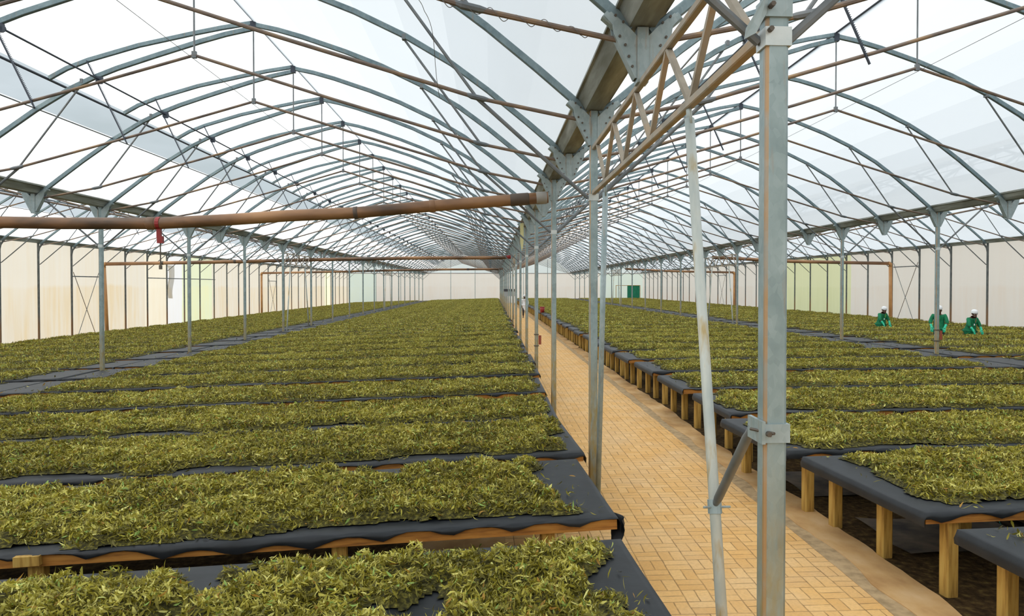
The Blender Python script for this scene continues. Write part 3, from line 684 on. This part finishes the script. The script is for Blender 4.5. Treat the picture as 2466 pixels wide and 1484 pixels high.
for i, y in enumerate(LY):
    rz = LRZ[i] if i < len(LRZ) else .02
    x = .93 + (jr.uniform(-.03, .03) if i > 3 else [-.01, .0, -.03, -.07][i])
    if i == 4: x -= .10
    place_table('left inner', i, x, y, rz, 0)
    if y > 13: place_table('left outer', i, -9.10, y - .02 * 10.0 + jr.uniform(-.06, .06), .012, 5)
for i, y in enumerate(RYs):
    rz = RRZ[i] if i < len(RRZ) else .055
    place_table('right inner', i, 3.06 + (jr.uniform(-.03, .03) if i > 2 else [.16, .04, -.10][i]), y, rz, 0)
    if y > 11.0: place_table('right outer', i, 11.05, y + .055 * 8 + .04, .05, 4)
# a loose flap of netting at the near corner of the second left table
t = TABLES[('left inner', 1)]; vs = []; fs = []
for i in range(7):
    for j in range(9):
        u, v = i / 6, j / 8; vs.append((.03 + .035 * math.sin(u * 4 + v * 5) - .05 * v * v - .03 * v, -.025 + .22 * u * (1 - .55 * v) + .05 * v * math.sin(v * 6), -.02 - .30 * v * (1 - .25 * u)))
for i in range(6):
    for j in range(8): fs.append((i * 9 + j, i * 9 + j + 1, (i + 1) * 9 + j + 1, (i + 1) * 9 + j))
MB().add(vs, fs).build('netting_flap', M['net'], t, True)

# things lying under the right tables
def wavy(name, x0, x1, y0, y1, z, m, seed, amp=.02):
    xs = np.linspace(x0, x1, 18); ys = np.linspace(y0, y1, 18)
    vs = [(float(a + .12 * (vnoise(c, a, .4, seed) - .5)), float(c + .15 * (vnoise(a, c, .5, seed + 1) - .5)), float(z + amp * vnoise(a, c, .25, seed + 2))) for a in xs for c in ys]
    return MB().add(vs, [(i * 18 + j, i * 18 + j + 1, (i + 1) * 18 + j + 1, (i + 1) * 18 + j) for i in range(17) for j in range(17)]).build(name, m, None, True)
tag(wavy('ground_sheet', 3.55, 4.9, 6.15, 7.05, .01, M['sheet'], 3), 'dusty black ground sheet lying under the second right table', 'ground sheet')
tag(wavy('ground_sheet', 3.45, 4.7, 7.9, 9.0, .01, M['sheet'], 9), 'dusty ground sheet farther back under the right tables', 'ground sheet')
tag(wavy('ground_sheet', 3.55, 5.4, 3.5, 4.5, .01, M['sheet'], 15), 'dark ground sheet under the nearest right table', 'ground sheet')
t = thing('black_hose', 'black water pipe with cyan marks lying under the right tables', 'water pipe', (3.75, 4.9, .07))
P_ = [(.55 - .0 * y - .03 * math.sin(y * 1.1), y - 1.4, .26 + .02 * math.sin(y)) for y in np.linspace(0, 12, 40)]
MB().tube(P_, .045, 12, ref=(0, 0, 1)).build('pipe', M['hose'], t, True); b = MB()
for i in range(2, 38): b.tube([Vector(P_[i]) + Vector((-.001, 0, 0)), Vector(P_[i]) + Vector((-.001, .008, 0))], .0465, 12, ref=(0, 0, 1))
b.build('cyan_mark', M['cyan'], t)
b = MB()
for yy in (0.2, 3., 5.5, 8.): b.box((.5, yy - 1.42, -.07), (.6, yy - 1.36, .22))
b.build('support_block', M['wood'], t)

# ------------------------------------------------------------------ brown drain pipes
def drain(lab, pts, r, rings, down=None, far=False):
    t = thing('drain_pipe', lab, 'drain pipe', pts[0]); q0 = Vector(pts[0]); L = [Vector(p) - q0 for p in pts]
    MB().tube(L, r, 14, ref=(0, 1, 0)).build('pipe', M['pvc'], t, True)
    def at(x):
        x -= q0.x
        for a, b in zip(L, L[1:]):
            if min(a.x, b.x) <= x <= max(a.x, b.x): return a.lerp(b, (x - a.x) / (b.x - a.x)), (b - a).normalized()
        return L[-1], (L[-1] - L[-2]).normalized()
    for x, m, w in rings:
        p, d = at(x); MB().tube([p - d * w, p - d * w * .9, p + d * w * .9, p + d * w], [r * 1.01, r * 1.09, r * 1.09, r * 1.01], 14).build('coupling', M[m], t, True)
    if down:
        MB().tube([Vector(p) - q0 for p in down], r, 12, ref=(0, 1, 0)).build('downpipe', M['pvc_orange'], t, True)
        e = Vector(down[0]) - q0; MB().tube([e + Vector((0, 0, -.16)), e + Vector((0, 0, -.03)), e + (Vector((-.12, 0, .02)) if down[0][0] > 0 else Vector((.12, 0, .02)))], r * 1.12, 12, ref=(0, 1, 0)).build('elbow', M['pvc_orange'], t, True)
    return t
Y5, Y15, Y25 = Yn(5) - .16, Yn(15) - .145, Yn(25) - .145
z1 = [(-8.1, 3.345), (-7., 3.33), (-5.48, 3.338), (-4.4, 3.40), (-3.39, 3.475), (-2.28, 3.53), (-.95, 3.658), (.39, 3.766), (.95, 3.81)]
drain('long brown drain pipe sagging across the left span, nearest the camera', [(XWL + .25, Y5, 3.12), (-14, Y5, 3.25)] + [(x, Y5, z) for x, z in z1], .097,
      [(-5.6, 'pvc', .07), (-2.27, 'pvc_dark', .035), (-1., 'pvc', .05), (.47, 'pvc_dark', .16), (.84, 'pvc_grey', .09)], [(XWL + .25, Y5, 3.12), (XWL + .25, Y5, -.5)])
z2 = [(-19.0, 3.39), (-14.08, 3.49), (-8, 3.645), (-3.9, 3.72), (.45, 3.75), (.93, 3.79)]
drain('brown drain pipe across the left spans, second from the camera', [(x, Y15, z) for x, z in z2], .085, [(-16.2, 'pvc_dark', .06), (-12.7, 'pvc_dark', .06), (-6.2, 'pvc_dark', .3), (.85, 'red', .1)], [(-19.0, Y15, 3.39), (-18.93, Y15, 1.6), (-18.86, Y15, -.5)])
drain('brown drain pipe across the left spans, farthest from the camera', [(x, Y25, z) for x, z in z2], .085, [(-10, 'pvc_dark', .1), (-2, 'pvc_dark', .1)], [(-19.0, Y25, 3.39), (-19., Y25, -.5)])
z3 = [(20.72, 3.50), (18, 3.55), (15.4, 3.60), (11.3, 3.80)]
drain('orange brown drain pipe across the right outer span with downpipe, nearer', [(x, Y15, z) for x, z in z3], .085, [(18.2, 'pvc', .06), (14.0, 'pvc', .06)], [(20.72, Y15, 3.50), (20.74, Y15, 2.0), (20.74, Y15, 0)])
drain('orange brown drain pipe across the right outer span, farther', [(x, Y25, z) for x, z in z3], .085, [(16, 'pvc', .06)], [(20.72, Y25, 3.50), (20.72, Y25, 0)])
# red hanger strap below the first pipe
t = thing('hanging_valve_rod', 'red clamp with dark rod hanging from the nearest drain pipe', 'hanging rod', (-5.48, Y5, 3.34))
MB().tube([(-.03, 0, 0), (.03, 0, 0)], .106, 14).box((-.03, -.03, -.24), (.035, .03, -.08)).box((-.02, -.04, -.33), (.07, .03, -.22)).build('clamp', M['red'], t)
MB().tube([(.02, 0, -.30), (.022, 0, -.72)], .011, 8, ref=(0, 1, 0)).box((.002, -.02, -.76), (.042, .02, -.69)).build('rod', M['bolt'], t)

# small things on columns and table edges
def card(x, y, z, lab):
    t = thing('column_tag', lab, 'tag', (x, y, z)); MB().box((.048, -.05, -.11), (.115, -.035, .11)).build('card', M['tag'], t)
    for zz in (.13, -.14): MB().box((-.056, -.06, zz - .012), (.056, .06, zz + .012)).build('wire_band', M['bolt'], t)
card(XC, Yn(7), 1.02, 'faded red card tied to a column beside the path'); card(XR, Yn(7), 1.10, 'orange red card tied to the right inner column before the workers')
t = thing('bucket', 'red bucket standing on a table edge along the path', 'bucket', (3.12, 46.0, TH + .01))
MB().tube([(0, 0, 0), (0, 0, .36)], [.12, .155], 16, ref=(0, 1, 0)).build('body', M['red'], t, True); MB().tube([(0, 0, .34), (0, 0, .37)], .162, 16, ref=(0, 1, 0)).build('rim', M['red'], t)
t = thing('instrument_box', 'dark grey box on a pole beside the far columns', 'box', (1.25, 52.0, 0))
MB().box((-.42, -.12, 1.95), (.42, .12, 2.12)).build('lid', M['boxdark'], t); MB().box((-.38, -.10, 1.62), (.38, .10, 1.95)).build('case', M['boxgrey'], t); MB().box((.24, -.03, 0), (.30, .03, 1.62)).build('pole', M['boxdark'], t)
t = thing('sticky_trap', 'pale yellow sticky trap card hanging below the gutter', 'sticky trap', (.86, 21.4, 4.12))
MB().prism([(-.05, 0), (.05, 0), (.055, -.45), (.03, -.70), (0, -.80), (-.045, -.55)], -.004, .004).build('card', M['trap'], t)
# wire wound round the tie rod of the second arch
pts = []
for i in range(160):
    u = i / 159; x = -.45 + 1.15 * u; z = 4.335 - .30 * u if x < -.19 else 4.255 - .19 * (x + .19) ; rr = .022 + .016 * abs(math.sin(i * .071)) * abs(math.sin(i * .23)); pts.append((x, Yn(2) + rr * math.cos(i * .24), z + rr * math.sin(i * .24)))
tag(MB().tube(pts, .0028, 5).build('wire', M['wire']), 'thin loose wire wound around the nearest tie rod left of the gutter', 'wire')
pts = [(-.62 + .10 * math.sin(u * 4.2) * (1 - .2 * u) + .32 * max(0, u - .35), Yn(2) + .06 + 1.6 * u, 4.40 - .02 * u - .35 * u * u + .12 * math.sin(u * 3)) for u in np.linspace(0, 1, 40)]
tag(MB().tube([(p[0], p[1], p[2]) for p in pts], .0025, 5).build('wire', M['wire']), 'thin stray wire hanging between the two nearest arches left of the gutter', 'wire')

# ------------------------------------------------------------------ people
def skin_obj(name, nodes, edges, root, m, parent, levels=2):
    me = bpy.data.meshes.new(name); me.from_pydata([n[0] for n in nodes], edges, []); me.materials.append(m)
    o = link(name, me, parent); mod = o.modifiers.new('skin', 'SKIN'); mod.use_smooth_shade = True; mod.branch_smoothing = .4
    sv = me.skin_vertices[0].data
    for i, (p, r) in enumerate(nodes):
        sv[i].radius = r if isinstance(r, tuple) else (r, r); sv[i].use_root = (i == root)
    s = o.modifiers.new('sub', 'SUBSURF'); s.levels = levels; s.render_levels = levels
    return o
def person(label, loc, face, J, coat, coat_len, gloves, shirt, cap='cap', group=None, sleeve_mat=None, badge=True):
    """J: joints in body coordinates (x = the person's left, y = forward, z up)"""
    t = thing('person', label, 'person', loc, group, (0, 0, face)); V = Vector
    nodes = []; edges = []
    def nd(p, r, par=None):
        nodes.append((tuple(p), r)); i = len(nodes) - 1
        if par is not None: edges.append((par, i))
        return i
    pel = nd(J['pelvis'], (.14, .10)); sp = nd(J['waist'], (.125, .095), pel); ch = nd(J['chest'], (.15, .11), sp); nk = nd(J['neck'], .058, ch)
    hd = V(J['head']); f = V(J['look']).normalized()
    jaw = nd(hd + V((0, 0, -.075)) + f * .02, .062, nk); mid = nd(hd, (.078, .088), jaw); top = nd(hd + V((0, 0, .075)), .066, mid)
    hands = {}
    for s in (1, -1):
        k = 'l' if s > 0 else 'r'
        sh = nd(J['sh' + k], .062, ch); el = nd(J['el' + k], .044, sh); wr = nd(J['wr' + k], .030, el)
        d = (V(J['wr' + k]) - V(J['el' + k])).normalized(); d = (d + V(J.get('hd' + k, d))).normalized(); side = d.cross(V((0, 0, 1))).normalized() if abs(d.z) < .9 else V((0, 1, 0)); pn = side.cross(d).normalized()
        pm_ = nd(V(J['wr' + k]) + d * .05, (.040, .020), wr); hands[k] = []
        for fi, (off, ln) in enumerate(((-.030, .068), (-.010, .080), (.012, .075), (.032, .058))):
            a = nd(V(J['wr' + k]) + d * .095 + side * off, .0095, pm_); b_ = nd(V(nodes[a][0]) + d * ln * .55 - pn * .012, .0088, a); nd(V(nodes[b_][0]) + d * ln * .4 - pn * .025, .0075, b_)
            hands[k].append(a)
        a = nd(V(J['wr' + k]) + d * .045 + side * (-.05 * s), .011, pm_); nd(V(nodes[a][0]) + d * .045 - pn * .015 + side * (-.012 * s), .009, a)
        hip = nd(J['hip' + k], .085, pel); kn = nd(J['kn' + k], .058, hip); an = nd(J['an' + k], .040, kn); nd(V(J['an' + k]) + V((0, .13, -.045)), (.042, .028), an)
    body = skin_obj('body', nodes, edges, 0, M['skin'], t, 2)
    nz = MB(); nz.tube([hd + f * .082 + V((0, 0, .012)), hd + f * .108 + V((0, 0, -.022)), hd + f * .092 + V((0, 0, -.032))], [.010, .017, .012], 8, ref=(1, 0, 0)); nz.build('nose', M['skin'], t, True)
    sd = f.cross(V((0, 0, 1))).normalized()
    for s in (-1, 1): MB().tube([hd + f * .078 + sd * s * .031 + V((0, 0, .012)), hd + f * .090 + sd * s * .031 + V((0, 0, .012))], .0115, 8, ref=(0, 0, 1)).build('eye', M['eye'], t, True)
    MB().bar([hd + f * .080 - sd * .025 + V((0, 0, -.055)), hd + f * .088 + V((0, 0, -.055)), hd + f * .080 + sd * .025 + V((0, 0, -.055))], .014, .014, ref=(0, 0, 1)).build('mouth', M['lip'], t)
    for s in (-1, 1): MB().tube([hd + sd * s * .080 + V((0, 0, .025)), hd + sd * s * .088, hd + sd * s * .078 + V((0, 0, -.03))], [.010, .018, .009], 8).build('ear', M['skin'], t, True)
    # coat: shell around torso and sleeves
    N = []; E_ = []
    def cn(p, r, par=None):
        N.append((tuple(p), r)); i = len(N) - 1
        if par is not None: E_.append((par, i))
        return i
    P_, W_, C_ = V(J['pelvis']), V(J['waist']), V(J['chest'])
    c0 = cn(W_, (.185, .150)); c1 = cn(C_, (.205, .155), c0); cn(C_.lerp(V(J['neck']), .55), (.10, .085), c1); c2 = cn(P_, (.185, .155), c0); hem = P_ + V((0, 0, -coat_len)); cn(hem, (.205, .165), c2)
    for k in 'lr':
        a = cn(J['sh' + k], .082, c1); b_ = cn(J['el' + k], .062, a); e = V(J['el' + k]).lerp(V(J['wr' + k]), .35 if gloves else .92); cn(e, .050, b_)
    coat_o = skin_obj('coat', N, E_, 0, M[coat], t, 2)
    MB().prism([(-.05, .0), (.05, 0), (0, -.14)], 0, .01).build('shirt_front', M[shirt], coat_o).matrix_local = Matrix.Translation(C_ + V((0, .150, .085))) @ Matrix.Rotation(-.25, 4, 'X')
    for s in (-1, 1):
        o = MB().prism([(s * .02, .02), (s * .085, .03), (s * .095, -.04), (s * .01, -.17)], 0, .012).build('lapel', M[coat], coat_o); o.matrix_local = Matrix.Translation(C_ + V((0, .157, .085))) @ Matrix.Rotation(-.25, 4, 'X')
    if badge:
        o = MB().prism([(.055, -.04), (.115, -.04), (.10, .005), (.085, .02), (.07, .005)], 0, .006).build('badge', M['white'], coat_o); o.matrix_local = Matrix.Translation(C_ + V((0, .170, -.08)))
    if gloves:
        for k in 'lr':
            N2 = []; E2 = []; e = V(J['el' + k]).lerp(V(J['wr' + k]), .30); d = (V(J['wr' + k]) - V(J['el' + k])).normalized(); d = (d + V(J.get('hd' + k, d))).normalized()
            N2 += [(tuple(e), .052), (J['wr' + k], .042), (tuple(V(J['wr' + k]) + d * .06), (.050, .030))]; E2 = [(0, 1), (1, 2)]
            for a in hands[k]:
                i = len(N2); N2 += [(nodes[a][0], .014), (nodes[a + 1][0], .0125), (nodes[a + 2][0], .011)]; E2 += [(2, i), (i, i + 1), (i + 1, i + 2)]
            a = hands[k][3] + 3; i = len(N2); N2 += [(nodes[a][0], .016), (nodes[a + 1][0], .013)]; E2 += [(2, i), (i, i + 1)]
            skin_obj('glove', N2, E2, 1, M['teal'], t, 1)
    N3 = [(J['pelvis'], (.12, .09))]; E3 = []
    for k in 'lr':
        i = len(N3); N3 += [(J['hip' + k], .088), (J['kn' + k], .072), (tuple(V(J['an' + k]) + V((0, 0, .03))), .062)]; E3 += [(0, i), (i, i + 1), (i + 1, i + 2)]
    skin_obj('trousers', N3, E3, 0, M['trousers'], t, 1)
    for k in 'lr':
        a = V(J['an' + k]); MB().tube([a + V((0, -.06, -.055)), a + V((0, .04, -.05)), a + V((0, .15, -.06)), a + V((0, .20, -.07))], [.040, .048, .046, .025], 10, ref=(0, 0, 1)).build('shoe', M['boxdark'], t, True)
    # cap: dome tilted with the head
    vs = []; fs = []; n, m_ = 16, 7
    for j in range(m_):
        a = PI / 2 * j / (m_ - 1) * 1.12
        for i in range(n):
            ph = 2 * PI * i / n; vs.append(Vector((.102 * math.cos(a - .2) / math.cos(.2) * math.cos(ph), .112 * math.cos(a - .2) / math.cos(.2) * math.sin(ph), .118 * math.sin(a) if a < PI / 2 else .118)))
    for j in range(m_ - 1):
        for i in range(n): fs.append((j * n + i, j * n + (i + 1) % n, (j + 1) * n + (i + 1) % n, (j + 1) * n + i))
    fs.append(tuple(range((m_ - 1) * n, m_ * n)))
    q = Vector((0, 1, 0)).rotation_difference(Vector((f.x, f.y, 0)).normalized()) if abs(f.x) + abs(f.y) > .01 else Matrix.Identity(3).to_quaternion()
    vs = [hd + V((0, 0, .022)) - f * .008 + q @ (Matrix.Rotation(-.18, 3, 'X') @ v) for v in vs]
    MB().add(vs, fs).build(cap, M['white'], t, True)
    return t
def pose(lean, h=1.62, armdrop=.0, reach=.30, turn=0., look=(0, 1, -.45), spread=.19, bothdown=True):
    s = h / 1.70; c, q = math.cos(lean), math.sin(lean)
    def up(dz, dx=0, dy=0): return (dx * s, (-.02 + q * dz + c * dy) * s, (.93 + c * dz - q * dy) * s)
    J = {'pelvis': (0, -.02 * s, .93 * s), 'waist': up(.16), 'chest': up(.36), 'neck': up(.53), 'look': look}
    n = Vector(J['neck']); J['head'] = tuple(n + Vector((0, .05 + .05 * q, .135 * s)))
    for k, sg in (('l', 1), ('r', -1)):
        J['sh' + k] = up(.46, sg * spread); sh = Vector(J['sh' + k])
        J['el' + k] = tuple(sh + Vector((sg * .07, .10 * reach / .3, -.26 + armdrop)) * s); el = Vector(J['el' + k])
        J['wr' + k] = tuple(el + Vector((-sg * .06, .17 * reach / .3, -.17 + armdrop * .5)) * s); J['hd' + k] = (0, .3, -1.) if bothdown else (0, .2, -1)
        J['hip' + k] = (sg * .095 * s, -.02 * s, .87 * s); J['kn' + k] = (sg * .105 * s, .02 * s, .49 * s); J['an' + k] = (sg * .105 * s, -.02 * s, .085 * s)
    return J
GAP1 = 24.04; GAP2 = 28.65
J = pose(.24, 1.50, .02, .24, look=(.35, 1, -.55)); person('worker in green coat and white cap bending over the leaves, facing right, lowest of three', (16.02, GAP1, 0), PI + .25, J, 'green', .24, True, 'shirt_r', group=None)
J = pose(.12, 1.64, .02, .24, look=(-.9, .5, -.2)); person('worker in green coat and white cap standing half behind the column', (14.90, GAP1 - .05, 0), PI - .65, J, 'green', .24, True, 'shirt_r')
J = pose(.22, 1.48, .02, .24, look=(.45, 1, -.35)); person('worker in green coat and white cap leaning over leaves, leftmost of three', (15.42, GAP2, 0), PI + .35, J, 'green', .24, True, 'shirt_y')
J = pose(.0, 1.66, -.04, .06, look=(0, 1, -.15)); J['knl'] = (.10, .10, .50); J['anl'] = (.10, .04, .09); J['knr'] = (-.10, .03, .49); J['anr'] = (-.10, -.16, .12)
person('person in a long white coat and cap walking on the brick path', (2.40, 54.6, 0), PI - .1, J, 'white', .46, False, 'white', badge=False)

# ------------------------------------------------------------------ camera, sky
W, H = 2466, 1484
cam = bpy.data.cameras.new('camera'); co = bpy.data.objects.new('camera', cam); COL.objects.link(co); SC.camera = co
yaw, pitch, roll, F, CX, CY = .0570, .0166, .0003, 1790.3, 1286.8, 719.7
fw = Vector((math.sin(yaw) * math.cos(pitch), math.cos(yaw) * math.cos(pitch), -math.sin(pitch))); r0 = Vector((math.cos(yaw), -math.sin(yaw), 0)); u0 = r0.cross(fw)
rr_, uu = r0 * math.cos(roll) + u0 * math.sin(roll), -r0 * math.sin(roll) + u0 * math.cos(roll)
co.matrix_world = Matrix(((rr_.x, uu.x, -fw.x, 0), (rr_.y, uu.y, -fw.y, 0), (rr_.z, uu.z, -fw.z, 2.3), (0, 0, 0, 1)))
cam.sensor_fit = 'HORIZONTAL'; cam.sensor_width = 36; cam.lens = 36 * F / W; cam.shift_x = (W / 2 - CX) / W; cam.shift_y = (CY - H / 2) / W; cam.clip_start = .05; cam.clip_end = 600
w = bpy.data.worlds.new('overcast_sky'); SC.world = w; w.use_nodes = True; nt = w.node_tree; nt.nodes.clear()
class WT(NT):
    def __init__(s, t): s.t = t
t = WT(nt); d = t.n('ShaderNodeTexCoord').outputs['Generated']; nrm = t.n('ShaderNodeVectorMath', operation='NORMALIZE'); t.l(d, nrm.inputs[0]); d = nrm.outputs[0]
z = t.sep(d)[2]
cl = t.noise(t.mapping(d, (1, 1, 3.0)), 3.2, 5)
base = t.mix(t.ramp(cl, [(.35, (0, 0, 0)), (.68, (1, 1, 1))]), (.42, .485, .51), (.56, .625, .67))
sunv = Vector((-.62, -.35, .72)).normalized(); dp = t.n('ShaderNodeVectorMath', operation='DOT_PRODUCT'); t.l(d, dp.inputs[0]); dp.inputs[1].default_value = sunv
lobe = t.math('POWER', t.math('MAXIMUM', dp.outputs['Value'], 0.), 5.)
lc = t.mix(1., t.comb(lobe, lobe, lobe), (3.9, 3.65, 3.3), 'MULTIPLY'); tot = t.mix(1., base, lc, 'ADD')
bg = t.n('ShaderNodeBackground'); t.l(tot, bg.inputs[0]); bg.inputs[1].default_value = 1.0; ow = t.n('ShaderNodeOutputWorld'); t.l(bg.outputs[0], ow.inputs[0])
SC.view_settings.view_transform = 'Standard'; SC.view_settings.look = 'None'; SC.view_settings.exposure = 0.32; SC.view_settings.gamma = 1.0
cy = SC.cycles; cy.max_bounces = 7; cy.diffuse_bounces = 3; cy.glossy_bounces = 2; cy.transmission_bounces = 5; cy.transparent_max_bounces = 12; cy.caustics_reflective = False; cy.caustics_refractive = False; cy.use_denoising = True
